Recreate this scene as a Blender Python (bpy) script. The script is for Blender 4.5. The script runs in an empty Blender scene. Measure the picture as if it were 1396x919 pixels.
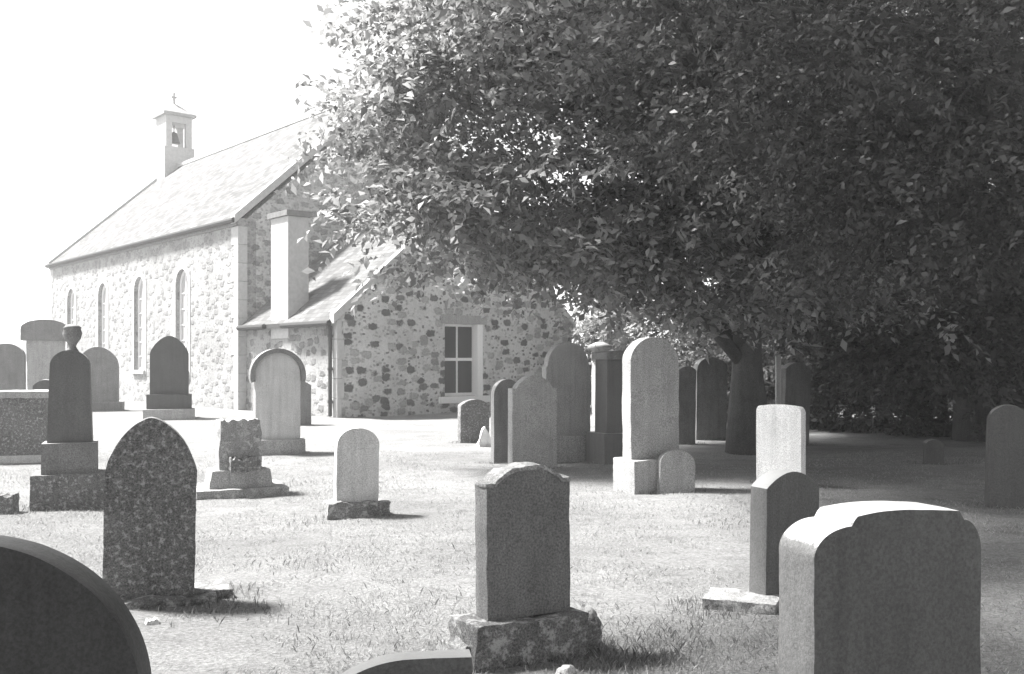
import bpy, bmesh, math, random
import numpy as np
from mathutils import Vector, noise
F, CX, HY, EYE = 1357.0, 698.0, 490.0, 1.6
R = math.radians
scene = bpy.context.scene
col = scene.collection
rng = np.random.default_rng(11)
random.seed(5)

# ------------------------------------------------------------------ helpers
def tag(o, label=None, cat=None, group=None, kind=None):
    if label: o['label'] = label
    if cat: o['category'] = cat
    if group: o['group'] = group
    if kind: o['kind'] = kind
    return o

def empty(name, loc, rz=0, tilt=(0, 0)):
    o = bpy.data.objects.new(name, None)
    o.empty_display_size = .2
    o.location = loc
    o.rotation_euler = (tilt[0], tilt[1], rz)
    col.objects.link(o)
    return o

def link(name, me, mat, parent=None, smooth=False):
    o = bpy.data.objects.new(name, me)
    me.materials.append(mat)
    if smooth:
        me.polygons.foreach_set('use_smooth', [True] * len(me.polygons))
    o.parent = parent
    col.objects.link(o)
    return o

def bevel(o, w=.008, seg=2, ang=38):
    m = o.modifiers.new('bevel', 'BEVEL')
    m.width = w; m.segments = seg; m.limit_method = 'ANGLE'; m.angle_limit = R(ang)
    return o

class MB:
    """collects boxes, prisms and tubes into one mesh"""
    def __init__(s): s.v = []; s.f = []
    def add(s, vs, fs):
        n = len(s.v); s.v += [tuple(p) for p in vs]; s.f += [tuple(i + n for i in f) for f in fs]
    def box(s, x0, x1, y0, y1, z0, z1):
        s.add([(x0,y0,z0),(x1,y0,z0),(x1,y1,z0),(x0,y1,z0),(x0,y0,z1),(x1,y0,z1),(x1,y1,z1),(x0,y1,z1)],
              [(0,3,2,1),(4,5,6,7),(0,1,5,4),(1,2,6,5),(2,3,7,6),(3,0,4,7)])
    def poly_prism(s, pts, d):
        """pts: planar loop of 3-D points, d: extrusion vector"""
        n = len(pts); d = Vector(d)
        a = [Vector(p) for p in pts]; b = [p + d for p in a]
        s.add(a + b, [tuple(range(n))[::-1], tuple(range(n, 2*n))] +
              [(i, (i+1) % n, n + (i+1) % n, n + i) for i in range(n)])
    def tube(s, path, radii, seg=8, cap=True):
        rings = []
        n0 = len(s.v)
        path = [Vector(p) for p in path]
        for i, p in enumerate(path):
            d = (path[min(i+1, len(path)-1)] - path[max(i-1, 0)]).normalized()
            a = d.orthogonal().normalized() if i == 0 else (a - d * a.dot(d)).normalized()
            b = d.cross(a)
            for k in range(seg):
                t = 2*math.pi*k/seg
                s.v.append(tuple(p + (a*math.cos(t) + b*math.sin(t)) * radii[i]))
        for i in range(len(path)-1):
            for k in range(seg):
                q = n0 + i*seg
                s.f.append((q+k, q+(k+1) % seg, q+seg+(k+1) % seg, q+seg+k))
        if cap:
            s.f.append(tuple(n0 + k for k in range(seg))[::-1])
            s.f.append(tuple(n0 + (len(path)-1)*seg + k for k in range(seg)))
    def lathe(s, prof, c=(0,0,0), seg=20):
        n0 = len(s.v)
        for r, z in prof:
            for k in range(seg):
                t = 2*math.pi*k/seg
                s.v.append((c[0]+r*math.cos(t), c[1]+r*math.sin(t), c[2]+z))
        for i in range(len(prof)-1):
            for k in range(seg):
                q = n0+i*seg
                s.f.append((q+k, q+(k+1) % seg, q+seg+(k+1) % seg, q+seg+k))
        s.f.append(tuple(n0 + k for k in range(seg))[::-1])
        s.f.append(tuple(n0 + (len(prof)-1)*seg + k for k in range(seg)))
    def build(s, name, mat, parent=None, smooth=False):
        me = bpy.data.meshes.new(name)
        me.from_pydata(s.v, [], s.f); me.update()
        bm = bmesh.new(); bm.from_mesh(me)
        bmesh.ops.recalc_face_normals(bm, faces=bm.faces)
        bm.to_mesh(me); bm.free()
        return link(name, me, mat, parent, smooth)

# ------------------------------------------------------------------ materials
def newmat(name):
    m = bpy.data.materials.new(name); m.use_nodes = True
    nt = m.node_tree; nt.nodes.clear()
    out = nt.nodes.new('ShaderNodeOutputMaterial')
    p = nt.nodes.new('ShaderNodeBsdfPrincipled')
    p.inputs['Specular IOR Level'].default_value = .25
    nt.links.new(p.outputs[0], out.inputs[0])
    return m, nt, p, out

def N(nt, t, **kw):
    n = nt.nodes.new(t)
    for k, v in kw.items():
        if k in n.inputs: n.inputs[k].default_value = v
        else: setattr(n, k, v)
    return n

def g(v): return (v, v, v, 1)

def ramp(nt, src, stops):
    r = nt.nodes.new('ShaderNodeValToRGB')
    e = r.color_ramp.elements
    while len(e) < len(stops): e.new(.5)
    for i, (p, v) in enumerate(stops):
        e[i].position = p; e[i].color = g(v)
    nt.links.new(src, r.inputs[0])
    return r

def mix(nt, fac, a, b, mode='MIX'):
    m = nt.nodes.new('ShaderNodeMix'); m.data_type = 'RGBA'; m.blend_type = mode
    for s, i in ((fac, 0), (a, 6), (b, 7)):
        if isinstance(s, (int, float)):
            m.inputs[i].default_value = s if i == 0 else g(s)
        else: nt.links.new(s, m.inputs[i])
    return m.outputs[2]

def stone_mat(name, base, lichen=.25, lichen_v=.45, grain=.25, bump=.5, dark=.5, rough=.85, lscale=9, top_light=0):
    m, nt, p, out = newmat(name)
    tc = N(nt, 'ShaderNodeTexCoord'); oi = N(nt, 'ShaderNodeObjectInfo')
    add = N(nt, 'ShaderNodeVectorMath', operation='ADD')
    mul = N(nt, 'ShaderNodeMath', operation='MULTIPLY'); mul.inputs[1].default_value = 37
    nt.links.new(oi.outputs['Random'], mul.inputs[0])
    nt.links.new(tc.outputs['Object'], add.inputs[0]); nt.links.new(mul.outputs[0], add.inputs[1])
    V = add.outputs[0]
    n1 = N(nt, 'ShaderNodeTexNoise', Scale=3.2, Detail=7, Roughness=.68)
    n2 = N(nt, 'ShaderNodeTexNoise', Scale=lscale, Detail=8, Roughness=.75)
    n3 = N(nt, 'ShaderNodeTexNoise', Scale=90, Detail=4, Roughness=.7)
    for n in (n1, n2, n3): nt.links.new(V, n.inputs['Vector'])
    c1 = ramp(nt, n1.outputs[0], [(.25, base*(1-dark*.6)), (.5, base), (.8, base*(1+dark*.5))])
    gr = ramp(nt, n3.outputs[0], [(.36, 1-grain*1.3), (.64, 1+grain*1.3)])
    c2 = mix(nt, 1.0, c1.outputs[0], gr.outputs[0], 'MULTIPLY')
    ns = N(nt, 'ShaderNodeTexNoise', Scale=1, Detail=5, Roughness=.6)
    ms = N(nt, 'ShaderNodeMapping'); ms.inputs['Scale'].default_value = (14, 14, 1.1)
    nt.links.new(V, ms.inputs[0]); nt.links.new(ms.outputs[0], ns.inputs['Vector'])
    c2 = mix(nt, 1.0, c2, ramp(nt, ns.outputs[0], [(.3, .84), (.5, 1), (.7, 1.1)]).outputs[0], 'MULTIPLY')
    lo = .72 - lichen*.42
    l1 = ramp(nt, n2.outputs[0], [(lo, 0), (lo+.07, .85)])
    c3 = mix(nt, l1.outputs[0], c2, lichen_v)
    if top_light:                    # sunlit tops painted into the colour, edges broken up like lichen
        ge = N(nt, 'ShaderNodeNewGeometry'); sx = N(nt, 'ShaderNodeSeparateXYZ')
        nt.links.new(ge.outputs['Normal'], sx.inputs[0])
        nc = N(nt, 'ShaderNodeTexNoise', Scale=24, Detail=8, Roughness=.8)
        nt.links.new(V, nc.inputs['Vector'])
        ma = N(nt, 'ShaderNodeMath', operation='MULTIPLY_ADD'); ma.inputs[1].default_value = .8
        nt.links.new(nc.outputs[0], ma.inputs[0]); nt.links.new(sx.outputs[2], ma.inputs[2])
        cr = ramp(nt, ma.outputs[0], [(.92, 0), (1.0, top_light)])
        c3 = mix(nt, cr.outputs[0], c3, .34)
    nt.links.new(c3, p.inputs['Base Color'])
    p.inputs['Roughness'].default_value = rough
    b = N(nt, 'ShaderNodeBump', Strength=bump, Distance=.012)
    sm = N(nt, 'ShaderNodeMath', operation='ADD')
    nt.links.new(n3.outputs[0], sm.inputs[0]); nt.links.new(n2.outputs[0], sm.inputs[1])
    nt.links.new(sm.outputs[0], b.inputs['Height']); nt.links.new(b.outputs[0], p.inputs['Normal'])
    return m

def rubble_mat(name, mortar, s_lo, s_hi, sx=2.5, sz=3.9, thr=.5):
    """coursed rubble: dark and paler squared blocks bedded in wide pale mortar with small pinnings"""
    m, nt, p, out = newmat(name)
    tc = N(nt, 'ShaderNodeTexCoord')
    wn = N(nt, 'ShaderNodeTexNoise', Scale=3.5, Detail=5, Roughness=.65)
    nt.links.new(tc.outputs['Object'], wn.inputs['Vector'])
    wa = N(nt, 'ShaderNodeVectorMath', operation='SCALE'); wa.inputs['Scale'].default_value = .2
    nt.links.new(wn.outputs['Color'], wa.inputs[0])
    ad = N(nt, 'ShaderNodeVectorMath', operation='ADD')
    nt.links.new(tc.outputs['Object'], ad.inputs[0]); nt.links.new(wa.outputs[0], ad.inputs[1])
    n3 = N(nt, 'ShaderNodeTexNoise', Scale=16, Detail=8, Roughness=.8)
    nt.links.new(tc.outputs['Object'], n3.inputs['Vector'])
    gr = ramp(nt, n3.outputs[0], [(.3, .5), (.7, 1.4)]).outputs[0]
    c = mix(nt, 1, mortar, ramp(nt, n3.outputs[0], [(.32, .72), (.68, 1.2)]).outputs[0], 'MULTIPLY')
    hs = None
    for (kx, kz, lim, lo, hi, t) in ((sx*2.6, sz*2.3, .30, s_lo*1.3, s_hi, .35), (sx, sz, .36, s_lo, s_hi, thr)):
        mp = N(nt, 'ShaderNodeMapping'); mp.inputs['Scale'].default_value = (kx, kx, kz)
        nt.links.new(ad.outputs[0], mp.inputs[0])
        v1 = N(nt, 'ShaderNodeTexVoronoi', Scale=1.0, Randomness=.8, distance='MINKOWSKI'); v1.inputs['Exponent'].default_value = 3.2
        nt.links.new(mp.outputs[0], v1.inputs['Vector'])
        sep = N(nt, 'ShaderNodeSeparateColor'); nt.links.new(v1.outputs['Color'], sep.inputs[0])
        blk = ramp(nt, sep.outputs[0], [(.0, lo), (t-.1, lo*1.5), (t+.06, hi*.85), (1, hi*1.05)])
        em = N(nt, 'ShaderNodeMath', operation='MULTIPLY_ADD'); em.inputs[1].default_value = .3; em.inputs[2].default_value = -.15
        nt.links.new(n3.outputs[0], em.inputs[0])
        es = N(nt, 'ShaderNodeMath', operation='ADD')
        nt.links.new(v1.outputs['Distance'], es.inputs[0]); nt.links.new(em.outputs[0], es.inputs[1])
        e = ramp(nt, es.outputs[0], [(lim-.06, 1), (lim+.05, 0)])
        c = mix(nt, e.outputs[0], c, mix(nt, 1, blk.outputs[0], gr, 'MULTIPLY'))
        hs = e
    n4 = N(nt, 'ShaderNodeTexNoise', Scale=.7, Detail=6, Roughness=.65)
    nt.links.new(tc.outputs['Object'], n4.inputs['Vector'])
    c = mix(nt, 1, c, ramp(nt, n4.outputs[0], [(.32, .74), (.6, 1.05)]).outputs[0], 'MULTIPLY')
    nt.links.new(c, p.inputs['Base Color'])
    p.inputs['Roughness'].default_value = .9
    b = N(nt, 'ShaderNodeBump', Strength=.9, Distance=.05)
    hh = N(nt, 'ShaderNodeMath', operation='ADD')
    nt.links.new(hs.outputs[0], hh.inputs[0]); nt.links.new(n3.outputs[0], hh.inputs[1])
    nt.links.new(hh.outputs[0], b.inputs['Height']); nt.links.new(b.outputs[0], p.inputs['Normal'])
    return m

def plain_mat(name, v, rough=.6, var=.12, scale=20):
    m, nt, p, out = newmat(name)
    tc = N(nt, 'ShaderNodeTexCoord')
    n = N(nt, 'ShaderNodeTexNoise', Scale=scale, Detail=6, Roughness=.7)
    nt.links.new(tc.outputs['Object'], n.inputs['Vector'])
    r = ramp(nt, n.outputs[0], [(.3, v*(1-var)), (.7, v*(1+var))])
    nt.links.new(r.outputs[0], p.inputs['Base Color']); p.inputs['Roughness'].default_value = rough
    return m

def slate_mat(name, v):
    m, nt, p, out = newmat(name)
    uv = N(nt, 'ShaderNodeUVMap')
    br = N(nt, 'ShaderNodeTexBrick', Scale=1.0)
    br.inputs['Color1'].default_value = g(v*.72); br.inputs['Color2'].default_value = g(v*1.25)
    br.inputs['Mortar'].default_value = g(v*.5)
    br.inputs['Mortar Size'].default_value = .008
    br.inputs['Brick Width'].default_value = .3; br.inputs['Row Height'].default_value = .2
    nt.links.new(uv.outputs[0], br.inputs['Vector'])
    n = N(nt, 'ShaderNodeTexNoise', Scale=1.2, Detail=8, Roughness=.7)
    nt.links.new(uv.outputs[0], n.inputs['Vector'])
    r = ramp(nt, n.outputs[0], [(.3, .82), (.7, 1.15)])
    nt.links.new(mix(nt, 1, br.outputs['Color'], r.outputs[0], 'MULTIPLY'), p.inputs['Base Color'])
    p.inputs['Roughness'].default_value = .9; p.inputs['Specular IOR Level'].default_value = .04
    b = N(nt, 'ShaderNodeBump', Strength=.4, Distance=.01)
    nt.links.new(br.outputs['Fac'], b.inputs['Height']); b.invert = True
    nt.links.new(b.outputs[0], p.inputs['Normal'])
    return m

def leaf_mat(name, lo, hi, trans=.45, tcol=None, gloss=.3):
    m, nt, p, out = newmat(name)
    ge = N(nt, 'ShaderNodeNewGeometry')
    r = ramp(nt, ge.outputs['Random Per Island'], [(0, lo), (1, hi)])
    nt.links.new(r.outputs[0], p.inputs['Base Color'])
    p.inputs['Roughness'].default_value = .5
    p.inputs['Specular IOR Level'].default_value = gloss
    t = N(nt, 'ShaderNodeBsdfTranslucent')
    k = tcol or 1.3
    nt.links.new(mix(nt, 1, r.outputs[0], k, 'MULTIPLY'), t.inputs[0])
    ms = N(nt, 'ShaderNodeMixShader'); ms.inputs[0].default_value = trans
    nt.links.new(p.outputs[0], ms.inputs[1]); nt.links.new(t.outputs[0], ms.inputs[2])
    nt.links.new(ms.outputs[0], out.inputs[0])
    return m

M = dict(
    dark=stone_mat('dark_sandstone', .17, .14, .34, .3, .45, .4, top_light=.7),
    darkrough=stone_mat('dark_lichened_stone', .15, .46, .4, .4, .9, .6, lscale=26),
    darkplain=stone_mat('dark_granite', .105, .02, .2, .18, .25, .25, rough=.55, top_light=.9),
    mid=stone_mat('grey_granite', .3, .16, .45, .35, .4, .3),
    midrough=stone_mat('grey_weathered_stone', .26, .45, .5, .35, .9, .5, lscale=12),
    pale=stone_mat('pale_granite', .48, .12, .62, .25, .35, .22),
    white=stone_mat('white_marble', .78, .06, .5, .12, .25, .12),
    plinth=stone_mat('rough_plinth_stone', .17, .5, .45, .4, 1.0, .55, lscale=10),
    whitestain=stone_mat('stained_white_marble', .8, .22, .16, .25, .3, .2, lscale=11),
    black=stone_mat('polished_dark_granite', .06, .02, .15, .18, .2, .25, rough=.5),
    rubble=rubble_mat('rubble_masonry', .6, .085, .42, thr=.52),
    rubble_gable=rubble_mat('gable_rubble_masonry', .55, .2, .42, thr=.42),
    rubble_main=rubble_mat('pale_rubble_masonry', .36, .15, .3, thr=.45),
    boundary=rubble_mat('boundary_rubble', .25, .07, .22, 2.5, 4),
    dressed=plain_mat('dressed_pale_stone', .42, .85, .14, 8),
    slate=slate_mat('pale_slate', .15),
    iron=plain_mat('dark_cast_iron', .04, .5),
    frame=plain_mat('white_window_paint', .8, .5, .05),
    wood=plain_mat('weathered_timber', .2, .8, .3, 12),
    bronze=plain_mat('dark_bronze', .08, .45),
    bark=stone_mat('tree_bark', .09, .2, .17, .4, 1.0, .5, lscale=14),
    leafA=leaf_mat('broad_leaves', .09, .34, .48, 1.3, gloss=.5),
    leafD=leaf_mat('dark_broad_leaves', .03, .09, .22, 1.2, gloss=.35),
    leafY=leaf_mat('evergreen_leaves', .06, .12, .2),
    leafB=leaf_mat('sunny_shrub_leaves', .16, .36, .4),
)
def glass_mat(name, v):
    m, nt, p, out = newmat(name)
    p.inputs['Base Color'].default_value = g(v); p.inputs['Roughness'].default_value = .12
    p.inputs['Specular IOR Level'].default_value = .12
    n = N(nt, 'ShaderNodeTexNoise', Scale=3); b = N(nt, 'ShaderNodeBump', Strength=.08)
    nt.links.new(n.outputs[0], b.inputs['Height']); nt.links.new(b.outputs[0], p.inputs['Normal'])
    return m
M['glass'] = glass_mat('dark_window_glass', .02)
M['leaded'] = glass_mat('pale_leaded_glass', .4)

def ground_mat():
    m, nt, p, out = newmat('mown_turf')
    tc = N(nt, 'ShaderNodeTexCoord')
    a = N(nt, 'ShaderNodeTexNoise', Scale=.35, Detail=6, Roughness=.6)
    b = N(nt, 'ShaderNodeTexNoise', Scale=3.0, Detail=8, Roughness=.75)
    c = N(nt, 'ShaderNodeTexNoise', Scale=38, Detail=5, Roughness=.8)
    mp = N(nt, 'ShaderNodeMapping'); mp.inputs['Scale'].default_value = (1, 1.5, 1)
    nt.links.new(tc.outputs['Object'], mp.inputs[0])
    for n in (a, b, c): nt.links.new(mp.outputs[0], n.inputs['Vector'])
    r1 = ramp(nt, a.outputs[0], [(.32, .24), (.62, .335)])
    r2 = ramp(nt, b.outputs[0], [(.3, .74), (.48, 1.0), (.7, 1.12)])
    r3 = ramp(nt, c.outputs[0], [(.34, .5), (.66, 1.38)])
    nt.links.new(mix(nt, 1, mix(nt, 1, r1.outputs[0], r2.outputs[0], 'MULTIPLY'), r3.outputs[0], 'MULTIPLY'), p.inputs['Base Color'])
    p.inputs['Roughness'].default_value = .95; p.inputs['Specular IOR Level'].default_value = .05
    ad = N(nt, 'ShaderNodeMath', operation='ADD')
    nt.links.new(b.outputs[0], ad.inputs[0]); nt.links.new(c.outputs[0], ad.inputs[1])
    bp = N(nt, 'ShaderNodeBump', Strength=.9, Distance=.05)
    nt.links.new(ad.outputs[0], bp.inputs['Height']); nt.links.new(bp.outputs[0], p.inputs['Normal'])
    return m
M['ground'] = ground_mat()
M['grass'] = leaf_mat('grass_blades', .19, .44, .35, gloss=.1)
M['weed'] = leaf_mat('dark_weed_leaves', .1, .32, .3, gloss=.1)

# ------------------------------------------------------------------ ground
def gz(x, y):
    if y > 60 or abs(x) > 45: return 0.0
    return .035*noise.noise((x*.45, y*.45, 1.3)) + .015*noise.noise((x*1.7, y*1.7, 4.1))

def make_ground():
    xs = np.concatenate([-np.geomspace(400, 14, 22), np.linspace(-13.5, 16.5, 151), np.geomspace(17, 400, 22)])
    ys = np.concatenate([np.linspace(-60, -1, 12), np.linspace(-.5, 30, 155), np.geomspace(31, 600, 26)])
    nx, ny = len(xs), len(ys)
    v = [(float(x), float(y), gz(x, y)) for y in ys for x in xs]
    f = [(j*nx+i, j*nx+i+1, (j+1)*nx+i+1, (j+1)*nx+i) for j in range(ny-1) for i in range(nx-1)]
    me = bpy.data.meshes.new('ground'); me.from_pydata(v, [], f); me.update()
    tag(link('ground', me, M['ground'], None, True), 'pale mown turf of the churchyard', kind='structure')
make_ground()

# ------------------------------------------------------------------ stones
def slab_mesh(name, w, h, t, shape, rise=.2, amp=.003, freq=5, taper=0, seed=0, z0=0, nx=None, nz=None, sink=0):
    """upright slab on a grid: shape gives the outline of the top"""
    wh = w/2
    nx = nx or 30; nz = nz or 26
    def top(u):
        a = abs(u)
        if shape == 'round': return h - rise + rise*math.sqrt(max(0, 1-a*a))
        if shape == 'segment': return h - rise*a*a
        if shape == 'gothic': return h - rise*(1-math.sqrt(max(0, 1-(a**1.25)**2))*.45 - .55*(1-a**1.6)) 
        if shape == 'peak': return h - rise*a**1.15
        if shape == 'shoulder':
            if a > .78: return h - rise
            return h - rise*.85*(a/.78)**2
        if shape == 'disc':          # round head standing on square shoulders
            if a > .93: return h - rise*1.0
            return h - rise + rise*math.sqrt(max(0, 1-(a/.93)**2))
        if shape == 'corner':        # gently arched with rounded corners
            c = .16
            base = h - rise*a*a
            if a > 1-c:
                q = (a-(1-c))/c
                base -= c*wh*1.3*(1-math.sqrt(max(0, 1-q*q)))
            return base
        if shape == 'stepped':       # raised crest between quarter-round shoulders
            w0 = .52 if u < 0 else .74
            if a < w0: return h - rise*.3*(a/w0)**2
            if a < w0+.05: return h - rise*.3 - rise*.7*(a-w0)/.05
            q = (a-w0-.05)/(.95-w0)
            return h - rise - .1*(1-math.sqrt(max(0, 1-q*q)))
        if shape == 'lop':
            return h - rise*(max(0, .3-u)/1.3)**2
        if shape == 'ogee':
            return h - rise*(.5-.5*math.cos(math.pi*min(1, a*1.05)))
        if shape == 'broken':
            return h - rise*(.45+.5*noise.noise((u*2.3, seed, 2.2)) + .25*noise.noise((u*7, seed, .2)))
        return h
    us = [math.sin(math.pi/2*(-1+2*i/nx)) for i in range(nx+1)]
    ty = [-t/2, -t/6, t/6, t/2]
    v = []; idx = {}
    def vert(i, j, k):
        if (i, j, k) in idx: return idx[i, j, k]
        u = us[i]; zz = j/nz
        H = top(u)
        z = -sink + zz*(H+sink)
        s = 1 - taper*zz
        p = Vector((u*wh*s, ty[k]*s, z))
        q = Vector((p.x*freq+seed*7.3, p.y*freq, p.z*freq))
        d = noise.noise_vector(q)*amp + noise.noise_vector(q*3.1)*amp*.45
        idx[i, j, k] = len(v); v.append(p + d + Vector((0, 0, z0)))
        return idx[i, j, k]
    f = []
    for i in range(nx):
        for j in range(nz):
            f.append((vert(i,j,0), vert(i+1,j,0), vert(i+1,j+1,0), vert(i,j+1,0)))
            f.append((vert(i+1,j,3), vert(i,j,3), vert(i,j+1,3), vert(i+1,j+1,3)))
        for k in range(3):
            f.append((vert(i,nz,k), vert(i+1,nz,k), vert(i+1,nz,k+1), vert(i,nz,k+1)))
            f.append((vert(i+1,0,k), vert(i,0,k), vert(i,0,k+1), vert(i+1,0,k+1)))
    for j in range(nz):
        for k in range(3):
            f.append((vert(0,j,k+1), vert(0,j,k), vert(0,j+1,k), vert(0,j+1,k+1)))
            f.append((vert(nx,j,k), vert(nx,j,k+1), vert(nx,j+1,k+1), vert(nx,j+1,k)))
    me = bpy.data.meshes.new(name); me.from_pydata(v, [], f); me.update()
    return me

SN = [0]
def slab(name, parent, mat, w, h, t, shape='flat', rise=.2, amp=.003, freq=5, z0=0, taper=0, bev=.008, sink=0, off=(0,0), nx=None, nz=None):
    SN[0] += 1
    me = slab_mesh(name, w, h, t, shape, rise, amp, freq, taper, SN[0], z0, nx, nz, sink)
    o = link(name, me, mat, parent, True)
    o.location = (off[0], off[1], 0)
    bevel(o, bev, 2, 42)
    return o

FOOT = []      # where grass grows taller
GR = 'gravestones standing in the churchyard'
def place(px, py, Y=None):
    Y = Y or EYE*F/(py-HY)
    X = (px-CX)/F*Y
    return X, Y
def grave(name, label, px, py, phi, tilt=(0, 0), Y=None, cat='gravestone', group=GR, foot=.5):
    X, Y = place(px, py, Y)
    o = empty(name, (X, Y, gz(X, Y)), R(phi), (R(tilt[0]), R(tilt[1])))
    tag(o, label, cat, group)
    FOOT.append((X, Y, foot, phi))
    return o, Y/F          # metres per photo pixel there

# a: round stone close by, left corner
o, s = grave('headstone', 'large dark round-topped headstone cut off by the bottom left corner', -48, 0, 6, Y=2.8, foot=.9)
slab('slab', o, M['black'], 480*s, 1.6-247*s, .13, 'round', 222*s, .002, sink=.05, nx=60)
# b: low arched stone, bottom edge
o, s = grave('headstone', 'dark low-arched headstone rising just over the bottom edge, left of the shaped stone', 522, 0, 8, Y=2.7, foot=.5)
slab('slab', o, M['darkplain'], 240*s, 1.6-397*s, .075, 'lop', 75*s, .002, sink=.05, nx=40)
# c: shaped stone in the middle
o, s = grave('headstone', 'dark headstone with mossy curved top on a rough broken plinth, nearest the centre', 714, 893, 27, (1, -1), foot=.55)
slab('plinth', o, M['plinth'], .66, .24, .34, 'broken', .03, .024, 6, sink=.06, off=(-.03, 0))
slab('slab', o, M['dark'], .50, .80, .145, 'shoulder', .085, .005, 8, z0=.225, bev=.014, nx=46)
mo = slab('moss_cap', o, M['midrough'], .508, .034, .156, 'broken', .022, .01, 18, z0=.0, nx=40, nz=2)
for p in mo.data.vertices:                     # lies along the curved top
    u = min(1, abs(p.co.x)/.25)
    p.co.z += .225 + .80 - .085*(.85*(u/.78)**2 if u < .78 else 1) - .012
slab('broken_corner', o, M['plinth'], .14, .22, .2, 'broken', .1, .02, 7, sink=.05, off=(.35, -.02))
slab('fallen_chip', o, M['midrough'], .16, .15, .14, 'broken', .08, .02, 7, sink=.04, off=(-.43, -.03))
# d: big stone, right foreground
o, s = grave('headstone', 'broad dark headstone with rounded corners filling the lower right foreground', 1199, 0, 17, Y=3.25, foot=.7)
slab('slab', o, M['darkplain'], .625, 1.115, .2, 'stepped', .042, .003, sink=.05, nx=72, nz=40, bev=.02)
# e: peaked dark stone behind the big one
o, s = grave('headstone', 'dark headstone with gently arched top just behind the broad foreground one', 1068, 818, 24, (0, 1), foot=.4)
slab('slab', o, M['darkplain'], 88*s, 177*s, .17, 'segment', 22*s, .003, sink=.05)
X, Y = place(1012, 826)
k = slab('kerb_slab', None, M['midrough'], .46, .07, .3, 'flat', 0, .012, 6, sink=.05); k.location = (X, Y, gz(X, Y)); k.rotation_euler = (0, 0, R(-22))
tag(k, 'pale flat kerb slab lying beside the foot of the dark headstone with the arched top', 'kerb stone')
FOOT.append((X, Y, .5, 0))
# f: white marble
o, s = grave('headstone', 'bright white square-shouldered marble headstone with dark stains near its top', 1064, 662, -50, (0, 0))
slab('slab', o, M['whitestain'], 72*s, 110*s, .1, 'corner', 3*s, .003, sink=.05)
# slender post behind it
o, s = grave('post', 'thin pale upright post directly behind the white marble headstone', 1061, 610, 0, cat='post', group=None, foot=.1)
slab('shaft', o, M['pale'], 7*s, 126*s, .07, 'flat', 0, .004, sink=.05, nx=4)
# g: tall grey stone
o, s = grave('headstone', 'tallest pale grey headstone with ragged rounded top and stepped base', 888, 668, 24, (0, -.5))
slab('base', o, M['mid'], 60*s, 44*s, .5, 'flat', 0, .008, sink=.06, off=(-.12, .0))
slab('slab', o, M['mid'], 76*s, 170*s, .2, 'round', 34*s, .008, 5, z0=38*s, sink=.02)
# h
o, s = grave('headstone', 'small low grey stone leaning at the foot of the tallest pale headstone', 921, 672, 12, (-6, 3))
slab('slab', o, M['mid'], 50*s, 58*s, .12, 'round', 20*s, .008, sink=.05)
# i
o, s = grave('headstone', 'light grey headstone with sloping shouldered top in front of the disc-topped one', 726, 640, 26)
slab('slab', o, M['mid'], 68*s, 128*s, .15, 'shoulder', 18*s, .004, sink=.05)
# j
o, s = grave('headstone', 'grey headstone with a large round disc head on a broad plinth', 772, 640, 22, Y=15.6)
slab('plinth', o, M['mid'], 92*s, 36*s, .45, 'flat', 0, .006, sink=.05)
slab('slab', o, M['mid'], 66*s, 128*s, .16, 'disc', 33*s, .003, z0=34*s, sink=.02, nx=40)
# k
o, s = grave('headstone', 'narrow dark headstone half hidden behind the shouldered light grey one', 690, 630, 22)
slab('slab', o, M['dark'], 40*s, 114*s, .14, 'round', 22*s, .004, sink=.05)
# l
o, s = grave('pillar_monument', 'dark tall pillar monument with projecting cap and lit left side', 838, 632, 26, cat='monument')
slab('plinth', o, M['darkplain'], 62*s, 42*s, .55, 'flat', 0, .004, sink=.05)
slab('shaft', o, M['darkplain'], 44*s, 102*s, .36, 'flat', 0, .003, z0=40*s, sink=.02, taper=.04)
slab('cap', o, M['dark'], 50*s, 12*s, .44, 'segment', 3*s, .004, z0=141*s)
# ball-topped post behind
o, s = grave('gate_pillar', 'round-capped gate pillar with pale sides beyond the dark pillar monument', 818, 578, 30, cat='pillar', group=None)
slab('shaft', o, M['mid'], 13*s, 84*s, .32, 'flat', 0, .006, sink=.05)
b = MB(); b.lathe([(.1,0),(.2,.04),(.24,.16),(.2,.3),(.3,.34),(.3,.42),(.12,.5),(.02,.52)], (0,0,84*s)); b.build('finial', M['dark'], o, True)
# m
o, s = grave('headstone', 'small dark lichen-mottled headstone below the sash window', 645, 603, 25, (0, 1))
slab('slab', o, M['darkrough'], 42*s, 58*s, .16, 'segment', 8*s, .008, sink=.05)
X, Y = place(661, 606)
k = slab('stone_chip', None, M['white'], .26, .34, .14, 'peak', .26, .035, 5, sink=.05); k.location = (X, Y-.3, 0); k.rotation_euler = (0, 0, R(20))
tag(k, 'white pointed stone fragment leaning by the small lichen-mottled headstone', 'stone fragment')
# n
o, s = grave('headstone', 'small pale round-topped headstone alone on a crumbling dark base in open grass', 485, 703, 22, (0, 1), foot=.4)
slab('base', o, M['plinth'], 84*s, 24*s, .32, 'broken', 8*s, .02, 7, sink=.05)
slab('slab', o, M['pale'], 58*s, 106*s, .12, 'round', 22*s, .006, z0=14*s)
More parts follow.
